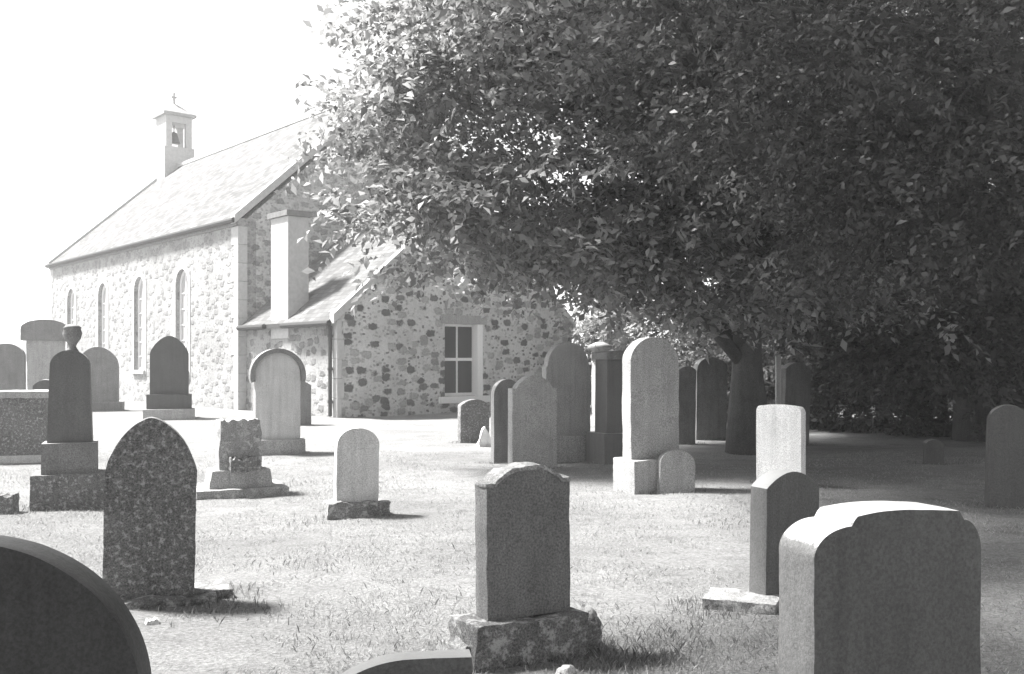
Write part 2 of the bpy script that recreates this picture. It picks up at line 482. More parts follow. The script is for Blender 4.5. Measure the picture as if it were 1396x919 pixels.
# o
o, s = grave('pedestal_monument', 'stumpy weathered pedestal with broken mossy front on a wide stepped base', 325, 670, 24, cat='monument', foot=.5)
slab('step', o, M['midrough'], 120*s, 12*s, .8, 'flat', 0, .01, 5, sink=.06)
slab('base', o, M['mid'], 84*s, 24*s, .52, 'flat', 0, .01, 5, z0=11*s, taper=.1)
slab('block', o, M['midrough'], 56*s, 74*s, .38, 'broken', 10*s, .02, 5, z0=33*s, taper=.06)
b = slab('broken_piece', o, M['darkrough'], 40*s, 22*s, .2, 'broken', 14*s, .03, 6, z0=35*s, off=(.03, -.26))
# p
o, s = grave('headstone', 'pale round-headed monument with dark arched hood moulding before the vestry', 378, 618, 20, foot=.5)
slab('plinth', o, M['mid'], 70*s, 20*s, .5, 'flat', 0, .006, sink=.05)
slab('slab', o, M['pale'], 60*s, 118*s, .2, 'round', 29*s, .003, z0=19*s)
a = MB()
ro, ri = 37*s, 31*s
arc = [(math.cos(t)*ro, math.sin(t)*ro) for t in np.linspace(-.25, math.pi+.25, 26)] + [(math.cos(t)*ri, math.sin(t)*ri) for t in np.linspace(math.pi+.25, -.25, 26)]
n = 26
for i in range(n-1):
    q = [arc[i], arc[i+1], arc[2*n-2-i], arc[2*n-1-i]]
    a.poly_prism([(x, -.17, (118+19-31)*s + z) for x, z in q], (0, .34, 0))
a.build('hood_moulding', M['dark'], o)
# p2
o, s = grave('headstone', 'narrow dark headstone behind the right side of the arch-hooded pale monument', 408, 580, 20)
slab('slab', o, M['dark'], 30*s, 60*s, .3, 'segment', 6*s, .006, sink=.05)
# q
o, s = grave('headstone', 'dark pointed gothic headstone on two plinths against the long pale church wall', 231, 571, 18)
slab('step', o, M['mid'], 66*s, 14*s, 1.1, 'flat', 0, .006, sink=.05)
slab('plinth', o, M['black'], 58*s, 20*s, .7, 'flat', 0, .006, z0=13.5*s)
slab('slab', o, M['black'], 50*s, 80*s, .3, 'gothic', 26*s, .004, z0=33*s)
# r
o, s = grave('urn_monument', 'grey tapered tombstone crowned by a dark urn on stacked plinths near the left edge', 96, 690, 20, cat='monument', foot=.6)
slab('base', o, M['darkrough'], 92*s, 48*s, .6, 'flat', 0, .014, 5, sink=.06)
slab('plinth', o, M['dark'], 68*s, 42*s, .42, 'flat', 0, .004, z0=47*s)
slab('slab', o, M['darkplain'], 56*s, 126*s, .24, 'round', 22*s, .003, z0=88*s, taper=.12)
b = MB(); b.lathe([(.07,0),(.05,.03),(.035,.06),(.05,.09),(.085,.14),(.1,.2),(.085,.25),(.095,.26),(.06,.29),(.01,.3)], (.02, 0, 212*s)); b.build('urn', M['dark'], o, True)
# w
o, s = grave('headstone', 'very dark narrow headstone edge just left of the urn-topped tombstone', 62, 606, 20)
slab('slab', o, M['darkplain'], 30*s, 88*s, .2, 'segment', 8*s, .004, sink=.05)
# s
o, s = grave('headstone', 'mid grey round-topped headstone behind the right side of the urn-topped tombstone', 134, 560, 16)
slab('plinth', o, M['dark'], 64*s, 12*s, .8, 'flat', 0, .008, sink=.05)
slab('slab', o, M['dark'], 52*s, 76*s, .35, 'round', 30*s, .004, z0=11*s)
# t
o, s = grave('pillar_monument', 'pale tall pedestal monument with heavy rounded cap at the far left', 63, 560, 20, cat='monument')
slab('base', o, M['pale'], 58*s, 26*s, 1.3, 'flat', 0, .01, sink=.05)
slab('shaft', o, M['mid'], 42*s, 72*s, .95, 'flat', 0, .01, z0=25*s, taper=-.08)
slab('cap', o, M['dark'], 58*s, 28*s, 1.2, 'round', 12*s, .01, z0=96*s)
# u
o, s = grave('headstone', 'grey round-topped headstone touching the left edge above the dark table tomb', 10, 570, 16)
slab('slab', o, M['dark'], 44*s, 102*s, .3, 'round', 18*s, .005, sink=.05)
# v table tomb
o, s = grave('chest_tomb', 'dark blocky chest tomb with pale lid edge at the left edge', 16, 628, 18, cat='tomb', foot=.8)
slab('base', o, M['pale'], 110*s, 10*s, .95, 'flat', 0, .01, sink=.05)
slab('chest', o, M['darkrough'], 92*s, 78*s, .75, 'flat', 0, .012, 4, z0=9*s)
slab('lid', o, M['mid'], 100*s, 9*s, .88, 'flat', 0, .01, z0=86.5*s)
o, s = grave('footstone', 'low dark lumpy footstone at the left edge in front of the chest tomb', 2, 700, 10, cat='footstone')
slab('slab', o, M['darkrough'], 38*s, 28*s, .18, 'broken', 8*s, .02, sink=.05)
# slab lying at the foot of the lichened gothic stone
o, s = grave('headstone', 'dark lichen-spotted pointed headstone standing nearest on the left', 203, 820, 20, (1, 1), foot=.5)
slab('base', o, M['plinth'], 150*s, 13*s, .34, 'broken', 6*s, .016, 6, sink=.06, off=(.05, 0))
slab('slab', o, M['darkrough'], 117*s, 252*s, .13, 'gothic', 76*s, .006, 6, sink=.06, bev=.018, nx=44)
X, Y = place(250, 812)
k = slab('kerb_slab', None, M['plinth'], .6, .06, .3, 'flat', 0, .016, 5, sink=.05); k.location = (X, Y, gz(X, Y)); k.rotation_euler = (0, 0, R(24))
tag(k, 'grey broken kerb slab at the foot of the lichen-spotted pointed headstone', 'kerb stone')
FOOT.append((X, Y, .6, 20))
for px, py, w, lab in ((660, 905, .14, 'small white stone fragment left of the rough plinth foot'), (772, 918, .12, 'small white stone fragment right of the rough plinth foot'),
                       (208, 848, .1, 'tiny pale stone lying in front of the lichen-spotted pointed headstone'), (122, 690, .14, 'pale pebble at the foot of the urn-topped tombstone')):
    X, Y = place(px, py)
    k = slab('stone_chip', None, M['pale'], w, w*.42, w*.75, 'broken', w*.3, w*.16, 9, sink=.03, nx=12, nz=6, taper=.35, bev=.004); k.location = (X, Y, gz(X, Y)); k.rotation_euler = (0, 0, R(px))
    tag(k, lab, 'stone fragment')
# stones in the shade under the trees
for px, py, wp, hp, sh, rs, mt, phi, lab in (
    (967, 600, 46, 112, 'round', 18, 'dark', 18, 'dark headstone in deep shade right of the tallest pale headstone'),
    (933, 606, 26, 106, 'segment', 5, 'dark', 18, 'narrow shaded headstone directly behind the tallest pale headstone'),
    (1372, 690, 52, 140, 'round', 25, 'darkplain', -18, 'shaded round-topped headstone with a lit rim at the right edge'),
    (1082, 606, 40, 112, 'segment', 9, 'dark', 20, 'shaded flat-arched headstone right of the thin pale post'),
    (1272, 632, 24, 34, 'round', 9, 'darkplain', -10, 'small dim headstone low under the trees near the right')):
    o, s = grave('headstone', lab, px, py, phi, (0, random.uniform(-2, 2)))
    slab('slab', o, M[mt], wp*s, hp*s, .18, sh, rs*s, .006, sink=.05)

# ------------------------------------------------------------------ church
TH = 40.2
CH = empty('church', (-4.753, 27.1, 0), R(TH))
tag(CH, 'pale stone church with slate roof, bellcote and rubble-built vestry', 'church')
sT, cT = math.sin(R(TH)), math.cos(R(TH))
L, DX, LEN, HW = 5.65, -.25, 20.3, 5.7
EV, RG = 6.05, 11.2
VW, VE = 8.8, 2.72
VR = VE + VW/2*math.tan(R(41))
def s_on_wall(px):           # distance along the long wall for a photo column
    k = (px-CX)/F
    X0 = -4.753 - L*sT + DX*cT; Y0 = 27.1 + L*cT + DX*sT
    return (k*Y0 - X0)/(-sT - k*cT)
# wall helper: a face with openings, built as a rectangle grid minus openings then extruded
def wall_with_openings(u0, u1, z0, z1, openings, fmap, depth):
    """openings: (ua, ub, za, zb, arched). fmap(u, z, d) -> local point."""
    mb = MB()
    us = sorted({u0, u1} | {o[0] for o in openings} | {o[1] for o in openings})
    def cell(ua, ub, za, zb):
        if ub-ua < 1e-4 or zb-za < 1e-4: return
        q = [(ua,za),(ub,za),(ub,zb),(ua,zb)]
        mb.add([fmap(u, z, 0) for u, z in q] + [fmap(u, z, depth) for u, z in q],
               [(0,1,2,3),(7,6,5,4),(0,4,5,1),(1,5,6,2),(2,6,7,3),(3,7,4,0)])
    for a, b in zip(us[:-1], us[1:]):
        op = [o for o in openings if o[0] <= a + 1e-6 and o[1] >= b - 1e-6]
        if not op: cell(a, b, z0, z1); continue
        o = op[0]; cell(a, b, z0, o[2])
        if not o[4]: cell(a, b, o[3], z1); continue
        r = (b-a)/2; c = (a+b)/2; n = 12
        for i in range(n):
            t0 = math.pi - math.pi*i/n; t1 = math.pi - math.pi*(i+1)/n
            p = [(c+r*math.cos(t0), o[3]-r+r*1.0*math.sin(t0)), (c+r*math.cos(t1), o[3]-r+r*math.sin(t1))]
            q = [p[0], p[1], (p[1][0], z1), (p[0][0], z1)]
            mb.add([fmap(u, z, 0) for u, z in q] + [fmap(u, z, depth) for u, z in q],
                   [(0,1,2,3),(7,6,5,4),(0,4,5,1),(2,6,7,3)])
    return mb
x0, x1 = DX, DX + 2*HW
y0, y1 = L, L + LEN
xc = (x0+x1)/2
wins = []
for px in (97, 140, 190, 248):
    c = s_on_wall(px)
    wins.append((L+c-.55, L+c+.55, 1.2, 4.75, True))
wins.sort()
left = wall_with_openings(y0, y1, -.1, EV, wins, lambda u, z, d: (x0+d, u, z), .6)
left.build('side_wall', M['rubble_main'], CH)
w = MB()
w.box(x1-.6, x1, y0, y1, -.1, EV)
for yy in (y0, y1-.6):
    w.poly_prism([(x0+.6, yy+.002, -.1), (x1-.6, yy+.002, -.1), (x1-.6, yy+.002, EV), (x1-.3, yy+.002, EV), (xc, yy+.002, RG-.28), (x0+.3, yy+.002, EV), (x0+.6, yy+.002, EV)], (0, .596, 0))
w.build('gable_wall', M['rubble_gable'], CH)
def roof(name, xa, xb, ya, yb, ze, zr, over, th):
    xm = (xa+xb)/2
    me = bpy.data.meshes.new(name)
    sl = (zr-ze)/(xm-xa)
    v = []; f = []; uv = []
    for sgn, xe in ((-1, xa), (1, xb)):
        e = xe + sgn*over; zz = ze - over*sl
        n = len(v)
        pts = [(e, ya, zz), (e, yb, zz), (xm, yb, zr), (xm, ya, zr)]
        ln = math.hypot(xm-e, zr-zz)
        v += pts + [(p[0], p[1], p[2]-th) for p in pts]
        fs = [(0,1,2,3),(7,6,5,4),(0,4,5,1),(1,5,6,2),(2,6,7,3),(3,7,4,0)]
        cu = [(ya,0),(yb,0),(yb,ln),(ya,ln)]*2
        for q in fs:
            f.append(tuple(n+i for i in q)); uv += [cu[i] for i in q]
    me.from_pydata(v, [], f)
    ul = me.uv_layers.new(name='UVMap')
    for i, c in enumerate(uv): ul.data[i].uv = c
    me.update()
    return link(name, me, M['slate'], CH)
roof('roof', x0, x1, y0+.16, y1-.16, EV+.08, RG, .1, .14)
m = MB()
m.box(xc-.12, xc+.12, y0+.2, y1-.8, RG-.06, RG+.1); m.build('roof_ridge', M['dressed'], CH)
def skews(name, xa, xb, yy, wd, ze, zr, zup=.16):
    m = MB(); xm = (xa+xb)/2
    for xe, sg in ((xa, -1), (xb, 1)):
        e = xe+sg*.14
        z_e = ze-.14*(zr-ze)/(xm-xa)
        m.poly_prism([(e, yy, z_e-.12), (e, yy, z_e+zup), (xm, yy, zr+zup), (xm, yy, zr-.12)], (0, wd, 0))
    m.build(name, M['dressed'], CH)
skews('skew', x0, x1, y0-.05, .3, EV+.06, RG)
skews('skew', x0, x1, y1-.25, .3, EV+.06, RG)
def gutter(name, xx, ya, yb, z, parent=CH):
    m = MB(); m.tube([(xx, ya, z), (xx, yb, z)], [.085, .085], 8); return m.build(name, M['iron'], parent)
gutter('gutter', x0-.16, y0-.02, y1, EV-.08)
m = MB(); m.box(x0-.07, x0-.003, y0+.02, y1-.02, EV-.24, EV-.1); m.build('eaves_board', M['wood'], CH)
# corner quoins
for yy, s_ in ((y0, 1), (y1-.5, 1)):
    m = MB()
    for i in range(10):
        l = .5 if i % 2 else .3
        z = i*.58
        a, b_ = (yy-.02, yy+l) if yy == y0 else (yy+.5-l, yy+.52)
        m.box(x0-.02, x0+.3, a, b_, z, z+.57)
    bevel(m.build('quoins', M['dressed'], CH), .01, 1)
# lancet windows
for (a, b_, za, zb, _) in wins:
    c = (a+b_)/2; r = (b_-a)/2
    t = np.linspace(math.pi, 0, 17)
    loop = [(a, za)] + [(c+r*math.cos(q), zb-r+r*math.sin(q)) for q in t] + [(b_, za)]
    fr = MB()
    def ring(lp, k, d0, d1):
        cu, cz = c, (za+zb)/2
        inn = [(cu+(u-cu)*k[0], cz+(z-cz)*k[1]) for u, z in lp]
        n = len(lp)
        for i in range(n):
            j = (i+1) % n
            fr.poly_prism([(x0+d0, lp[i][0], lp[i][1]), (x0+d0, lp[j][0], lp[j][1]), (x0+d0, inn[j][0], inn[j][1]), (x0+d0, inn[i][0], inn[i][1])], (d1-d0, 0, 0))
    ring(loop, (1.36, 1.085), -.018, .05)
    so = fr.build('window', M['dressed'], CH)
    fr = MB(); ring([(c+(u-c)*.998, z) for u, z in loop], (.84, .95), .14, .2)
    fr.box(x0+.14, x0+.19, c-.025, c+.025, za+.05, zb-.05)
    for zz in np.arange(za+.5, zb-.3, .55): fr.box(x0+.145, x0+.185, a+.05, b_-.05, zz, zz+.035)
    fr.build('frame', M['frame'], so)
    gl = MB(); gl.poly_prism([(x0+.175, u, z) for u, z in [(c+(u-c)*.99, z) for u, z in loop]], (.02, 0, 0))
    gl.build('pane', M['leaded'], so)
    si = MB(); si.box(x0-.1, x0+.138, a-.12, b_+.12, za-.14, za-.002); si.build('sill', M['dressed'], so)
# bellcote on the far gable
by = y1-.55
bw = .66
B = MB()
B.box(xc-bw-.1, xc+bw+.1, by-bw-.1, by+bw+.1, RG-.9, RG+.95)
bc = B.build('bellcote', M['dressed'], CH); bevel(bc, .02, 1)
B = MB(); zt = RG+2.5
for ax in (-1, 1):
    for ay in (-1, 1):
        B.box(xc+ax*bw-(.3 if ax > 0 else 0), xc+ax*bw+(.3 if ax < 0 else 0), by+ay*bw-(.24 if ay > 0 else 0), by+ay*bw+(.24 if ay < 0 else 0), RG+.95, zt-.35)
B.box(xc-bw, xc+bw, by-bw, by+bw, zt-.35, zt)
B.box(xc-bw+.001, xc-bw+.2, by-bw+.24, by+bw-.24, RG+.952, zt-.352)     # closed west side
B.build('pier', M['dressed'], bc)
B = MB(); B.box(xc-bw-.17, xc+bw+.17, by-bw-.17, by+bw+.17, zt+.002, zt+.14)
e = bw+.13
B.add([(xc-e,by-e,zt+.142),(xc+e,by-e,zt+.142),(xc+e,by+e,zt+.142),(xc-e,by+e,zt+.142),(xc,by,zt+.78)], [(3,2,1,0),(0,1,4),(1,2,4),(2,3,4),(3,0,4)])
B.build('cap', M['mid'], bc)
B = MB(); B.tube([(xc,by,zt+.7),(xc,by,zt+1.3)], [.07,.05], 6); B.box(xc-.13, xc+.13, by-.04, by+.04, zt+1.02, zt+1.11); B.build('cross_finial', M['mid'], bc)
B = MB(); B.lathe([(.32,0),(.28,.08),(.2,.35),(.16,.5),(.05,.58)], (xc, by, RG+1.25)); B.tube([(xc,by,RG+1.8),(xc,by,zt-.36)], [.03,.03], 6); B.build('bell', M['bronze'], bc, True)

# vestry
GW = .45
win = [(3.62, 5.06, .5, 2.66, False)]
gm = wall_with_openings(0, VW, -.1, VE, win, lambda u, z, d: (u, d, z), GW)
gm.poly_prism([(.0, 0, VE), (VW, 0, VE), (VW/2, 0, VR-.1)], (0, GW, 0))
gm.build('vestry_gable', M['rubble'], CH)
for xa, xb in ((0, .45), (VW-.45, VW)):
    m = MB(); m.box(xa, xb, GW+.001, L-.001, -.1, VE); m.build('vestry_wall', M['rubble_main'], CH)
roof('vestry_roof', 0, VW, .14, L-.01, VE+.1, VR+.02, .2, .12)
skews('vestry_skew', 0, VW, -.05, .22, VE+.1, VR+.02, .14)
# gutter is broken by the wall-head chimney
ca, cb = 2.72, 3.82
gutter('vestry_gutter', -.27, -.02, ca-.02, VE-.14); gutter('vestry_gutter', -.27, cb+.02, L-.05, VE-.14)
m = MB(); m.tube([(-.1, .22, VE-.2), (-.1, .22, .05)], [.055, .055], 8)
for z in (.4, 1.3, 2.2): m.tube([(-.1, .22, z), (-.1, .22, z+.08)], [.075, .075], 8)
m.build('downpipe', M['iron'], CH)
m = MB()
for i in range(5):
    l = .42 if i % 2 else .26
    m.box(-.018, l*.5, -.018, l if i % 2 else .3, i*.54, i*.54+.53)
bevel(m.build('vestry_quoins', M['dressed'], CH), .01, 1)
m = MB(); m.box(-.06, .62, ca, cb, VE-.5, 5.82)
ch = m.build('chimney', M['dressed'], CH); bevel(ch, .015, 1)
m = MB(); m.box(-.14, .7, ca-.08, cb+.08, 5.822, 5.98); m.build('coping', M['dark'], ch)
# sash window
a, b_, za, zb, _ = win[0]
m = MB()
m.box(a-.15, b_+.15, -.018, .28, zb+.002, zb+.26)
wo = m.build('sash_window', M['mid'], CH)
m = MB(); m.box(a-.22, b_+.22, -.09, .26, za-.2, za-.003); m.build('sill', M['frame'], wo)
m = MB(); d0, d1 = .26, .33; mid = 1.6
m.box(a, a+.045, d0, d1, za, zb); m.box(b_-.2, b_-.001, .0, d1, za, zb); m.box(a+.07, b_-.2, d0, d1, zb-.07, zb); m.box(a+.07, b_-.2, d0, d1, za, za+.09)
m.box(a+.07, b_-.2, d0+.002, d1, mid-.045, mid+.045)
cxw = (a+b_-.13)/2
m.box(cxw-.025, cxw+.025, d0+.01, d1, za+.09, mid-.045); m.box(cxw-.025, cxw+.025, d0+.01, d1, mid+.045, zb-.07)
m.build('frame', M['frame'], wo)
m = MB(); m.box(a+.01, b_-.01, d1-.03, d1-.012, za+.01, zb-.01); m.build('pane', M['glass'], wo)

# ------------------------------------------------------------------ boundary wall & railings
X, Y = 3.2, 36.0
bwo = empty('boundary_wall', (X, Y, 0), R(-4))
tag(bwo, 'low shaded rubble boundary wall running behind the trees', 'wall')
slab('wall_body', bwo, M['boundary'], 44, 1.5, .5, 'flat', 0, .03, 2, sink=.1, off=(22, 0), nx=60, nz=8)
slab('coping', bwo, M['mid'], 44, .14, .62, 'segment', .03, .02, 2, z0=1.52, off=(22, 0), nx=60, nz=2)
g_o = empty('iron_gate', (2.55, 28.5, 0), R(4)); tag(g_o, 'pale-barred iron gate beyond the round-capped gate pillar', 'gate')
m = MB()
for i in range(10): m.tube([(-.7+i*.15, 0, .08), (-.7+i*.15, 0, 1.75)], [.022, .022], 6)
m.build('bars', M['frame'], g_o)
for zz in (.22, 1.45):
    m = MB(); m.box(-.75, .7, -.03, .03, zz, zz+.07); m.build('rail', M['frame'], g_o)

# ------------------------------------------------------------------ trees
def leaves_mesh(name, pts, dirs, size, nper, length, seed, droop=.35, flat=.5):
    """sprays: each spray a short twig carrying leaves on both sides"""
    r = np.random.default_rng(seed)
    ns = len(pts)
    d = dirs + r.normal(0, .35, (ns, 3)); d[:, 2] -= droop
    d /= np.linalg.norm(d, axis=1, keepdims=True)
    up = np.tile(np.array([[0, 0, 1.]]), (ns, 1)) + r.normal(0, flat, (ns, 3))
    side = np.cross(d, up); side /= np.linalg.norm(side, axis=1, keepdims=True) + 1e-9
    nrm = np.cross(side, d)
    k = np.arange(nper)
    V = np.zeros((ns, nper, 4, 3), np.float32)
    L_ = length*r.uniform(.6, 1.3, (ns, 1))
    for i in k:
        t = (i+1)/nper
        base = pts + d*(L_*t) + nrm*(-.12*L_*t*t)
        sg = 1 if i % 2 else -1
        ld = d*r.uniform(.3, .9, (ns, 1)) + side*sg*r.uniform(.4, 1., (ns, 1)) + r.normal(0, .28, (ns, 3))
        ld /= np.linalg.norm(ld, axis=1, keepdims=True)
        lw = np.cross(ld, nrm + r.normal(0, .45, (ns, 3))); lw /= np.linalg.norm(lw, axis=1, keepdims=True) + 1e-9
        ln = np.cross(lw, ld)
        s = size*r.uniform(.5, 1.35, (ns, 1))*np.exp(r.normal(0, .12, (ns, 1)))
        V[:, i, 0] = base
        V[:, i, 1] = base + ld*s*.5 + lw*s*.25 + ln*s*.08
        V[:, i, 2] = base + ld*s - ln*s*.12
        V[:, i, 3] = base + ld*s*.5 - lw*s*.25 + ln*s*.08
    V = V.reshape(-1, 3); nq = len(V)//4
    me = bpy.data.meshes.new(name)
    me.vertices.add(len(V)); me.vertices.foreach_set('co', V.ravel())
    me.loops.add(nq*4); me.loops.foreach_set('vertex_index', np.arange(nq*4, dtype=np.int32))
    me.polygons.add(nq); me.polygons.foreach_set('loop_start', np.arange(0, nq*4, 4, dtype=np.int32))
    me.update(calc_edges=True); me.validate()
    return me

def crown_points(blobs, n, seed, inner=.26, per=32, cr=.45):
    """twigs gathered in flat boughs near the outside of each lobe, with a sparser filling inside"""
    r = np.random.default_rng(seed)
    vol = np.array([b[3]*b[4]*b[5] for b in blobs])**.6; vol /= vol.sum()
    P, D = [], []
    while len(P) < n:
        b = blobs[r.choice(len(blobs), p=vol)]
        v = r.normal(0, 1, 3); v /= np.linalg.norm(v)
        if r.random() < inner:
            for _ in range(6):
                v = r.normal(0, 1, 3); v /= np.linalg.norm(v)
                P.append(np.array(b[:3]) + v*(r.random()**.5)*.9*np.array(b[3:6])); D.append(v)
            continue
        c = np.array(b[:3]) + v*r.uniform(.78, 1.08)*np.array(b[3:6])
        f = v*np.array([1, 1, .25]) + r.normal(0, .25, 3); f /= np.linalg.norm(f)
        k = int(per*r.uniform(.5, 1.5)); sc = cr*r.uniform(.6, 1.3)
        for _ in range(k):
            o_ = np.clip(r.normal(0, 1, 3), -1.5, 1.5)*np.array([sc, sc, sc*.38])
            P.append(c + o_ + f*r.uniform(-.3, .5) - np.array([0, 0, .35*(o_[0]**2+o_[1]**2)])); D.append(f)
    return np.array(P[:n]), np.array(D[:n])

def tree(label, base, blobs, trunk_r, nspray, leaf, mat, seed, name='broadleaf_tree', group='trees at the right of the churchyard', nper=9, length=.62, split=2.2, thr=-.12, cat='tree', nlimb=10):
    t = empty(name, (base[0], base[1], 0)); tag(t, label, cat, group)
    bx, by = base
    r = random.Random(seed)
    mb = MB()
    big = [q for q in blobs if q[3] > 1.3] or blobs
    path = [(0, 0, -.1)]; rad = [trunk_r*1.45]
    top = max(b[2] for b in blobs)
    k = 7
    for i in range(1, k+1):
        z = (top)*i/k
        path.append((r.uniform(-.12, .12)*i*.6, r.uniform(-.1, .1)*i*.6, z)); rad.append(trunk_r*(1-.75*i/k))
    mb.tube(path, rad, 12)
    for i in range(nlimb):
        b = big[i % len(big)]
        e = Vector((b[0]-bx + r.uniform(-.4, .4)*b[3], b[1]-by + r.uniform(-.4, .4)*b[4], b[2] + r.uniform(-.2, .5)*b[5]))
        z0 = min(split + r.uniform(0, .45)*(top-split), e.z*.85+.3)
        j = min(k, max(1, int(z0/top*k)))
        st = Vector(path[j])
        md = st.lerp(e, .5) + Vector((r.uniform(-.3, .3), r.uniform(-.3, .3), .5))
        lr = trunk_r*.42
        mb.tube([st, st.lerp(md, .5)+Vector((0, 0, .15)), md, md.lerp(e, .5)+Vector((0, 0, .1)), e], [lr, lr*.8, lr*.6, lr*.38, lr*.12], 7)
        for q in range(3):
            s_ = md.lerp(e, r.random()); e2 = s_ + Vector((r.uniform(-1.2, 1.2), r.uniform(-1.2, 1.2), r.uniform(-.4, .9)))
            mb.tube([s_, s_.lerp(e2, .5)+Vector((0, 0, .12)), e2], [lr*.26, lr*.16, lr*.05], 5)
    mb.build('trunk', M['bark'], t, True)
    P, D = crown_points(blobs, nspray, seed)
    P = P - np.array([bx, by, 0])
    link('crown', leaves_mesh('crown', P, D, leaf, nper, length, seed), mat, t)
    return t

def blob(px, py, Y, rx, ry=None, rz=None):
    return ((px-CX)/F*Y, Y, EYE+(HY-py)/F*Y, rx, ry or rx, rz or rx)
TA = [blob(650, 50, 16, 1.5, 1.5, 1.3), blob(600, 180, 15.6, 1.15, 1.3, .9), blob(560, 90, 15.8, .8, .8, .4), blob(592, 265, 15.2, .75, .9, .55), blob(730, 150, 16, 2.1, 2, 1.8),
      blob(560, 285, 15, .65, .7, .4), blob(550, 205, 15.4, .65, .7, .5), blob(600, 340, 14.9, .55, .6, .3), blob(690, 310, 15, .9, .9, .5), blob(780, 285, 16, 1.4, 1.4, .8), blob(920, 305, 17.6, 1.5, 1.4, .8), blob(830, 240, 16.5, 2.1, 2.2, 1.7), blob(870, 315, 16.5, 1.2, 1.4, .6), blob(980, 190, 17, 2.5, 2.4, 2.2), blob(980, 350, 17, 1.7, 1.6, .9), blob(990, 380, 15.6, 1.1, 1.2, .55), blob(1070, 385, 15.8, 1.3, 1.2, .6),
      (.1, 11.8, 7.8, 1.5, 1.3, .6), (1.5, 13.4, 9.2, 1.6, 1.3, .6), (2, 19.5, 9.5, 3.6, 3, 2), (1.2, 23, 10, 2.8, 2.4, 1.8), (6, 21, 10, 4, 3, 2.4),  # upper lobes added to cast shade on the ground at the right
      (1.1, 16.5, 8.6, 2.7, 3, 2.2), (4.4, 17.5, 10, 4.4, 4, 3.4)]
tree('great spreading broadleaf tree whose drooping crown hides the vestry roof', (4.1, 17.2), TA, .29, 18500, .145, M['leafA'], 3, nlimb=22)
TB = [blob(1120, 280, 19.5, 3.0, 2.6, 2.2), blob(1230, 330, 19, 2.4, 2.2, 1.8), blob(1140, 100, 19.5, 3.4, 3, 3), blob(1340, 230, 20, 3, 2.6, 3), blob(1300, 430, 18, 1.9, 1.7, .9), blob(1190, 425, 18.4, 1.5, 1.4, .7), (9, 19.5, 10.5, 5, 4, 3.6)]
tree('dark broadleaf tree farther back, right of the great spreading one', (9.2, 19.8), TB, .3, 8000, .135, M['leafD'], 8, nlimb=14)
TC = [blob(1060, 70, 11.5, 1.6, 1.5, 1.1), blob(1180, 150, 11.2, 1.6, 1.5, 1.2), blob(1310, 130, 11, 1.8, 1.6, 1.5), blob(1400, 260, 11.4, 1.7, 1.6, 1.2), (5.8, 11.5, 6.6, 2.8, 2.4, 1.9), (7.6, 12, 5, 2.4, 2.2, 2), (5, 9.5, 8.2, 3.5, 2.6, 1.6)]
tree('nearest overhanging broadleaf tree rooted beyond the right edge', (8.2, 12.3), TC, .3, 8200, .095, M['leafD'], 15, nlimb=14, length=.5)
TF = [(2.6, 2.2, 8.0, 3.2, 2.8, 1.6), (5.5, .5, 8.2, 3.6, 3.2, 2), (2.2, -1.5, 8.5, 3, 2.6, 2), (6, -3, 7, 3.5, 3, 3), (3.5, -4, 5, 3, 2, 2.4)]  # added out of view to darken the stone fronts and near right ground
tree('unseen broadleaf tree added for shade behind the camera on the right', (5.2, -2.6), TF, .34, 4200, .2, M['leafA'], 33, nlimb=12)
TH = [(-6, 3.0, 7.5, 1.8, 1.8, 1.5), (-1.5, 6.6, 8, 1.4, 1.3, .7), (-.4, 8.9, 8.7, 1.6, 1.3, .7), (.6, 11, 9.4, 1.8, 1.4, .7)]  # added out of view, lobes set toward the sun to shade the right-hand grass
tree('unseen broadleaf tree added left of the camera to shade the right foreground', (-5.4, 3.4), TH, .28, 2700, .15, M['leafA'], 37, nlimb=10)
TG = [(-3, -7, 8, 4, 3.4, 3), (-5.5, -6, 6, 3.5, 3, 2.6), (-.5, -7.5, 6, 3.4, 3, 3), (-3, -7, 4, 4, 2.6, 2.2)]  # added out of view to cut sky light on the stone faces
tree('unseen broadleaf tree added for shade behind the camera on the left', (-3, -7.5), TG, .34, 3600, .22, M['leafA'], 35, nlimb=12)
TD = [blob(1300, 330, 25, 4, 3, 3), blob(1420, 250, 25, 4, 3, 4), (13, 25, 11, 5, 4, 4), blob(1180, 180, 26, 4, 3, 4)]
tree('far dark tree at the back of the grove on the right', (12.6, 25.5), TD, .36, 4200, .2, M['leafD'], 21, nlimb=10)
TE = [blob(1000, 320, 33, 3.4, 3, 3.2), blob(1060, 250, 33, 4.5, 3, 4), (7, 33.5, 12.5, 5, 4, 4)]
tree('far tree standing behind the boundary wall right of the vestry', (7.4, 33.6), TE, .38, 3200, .22, M['leafD'], 27, nlimb=10)
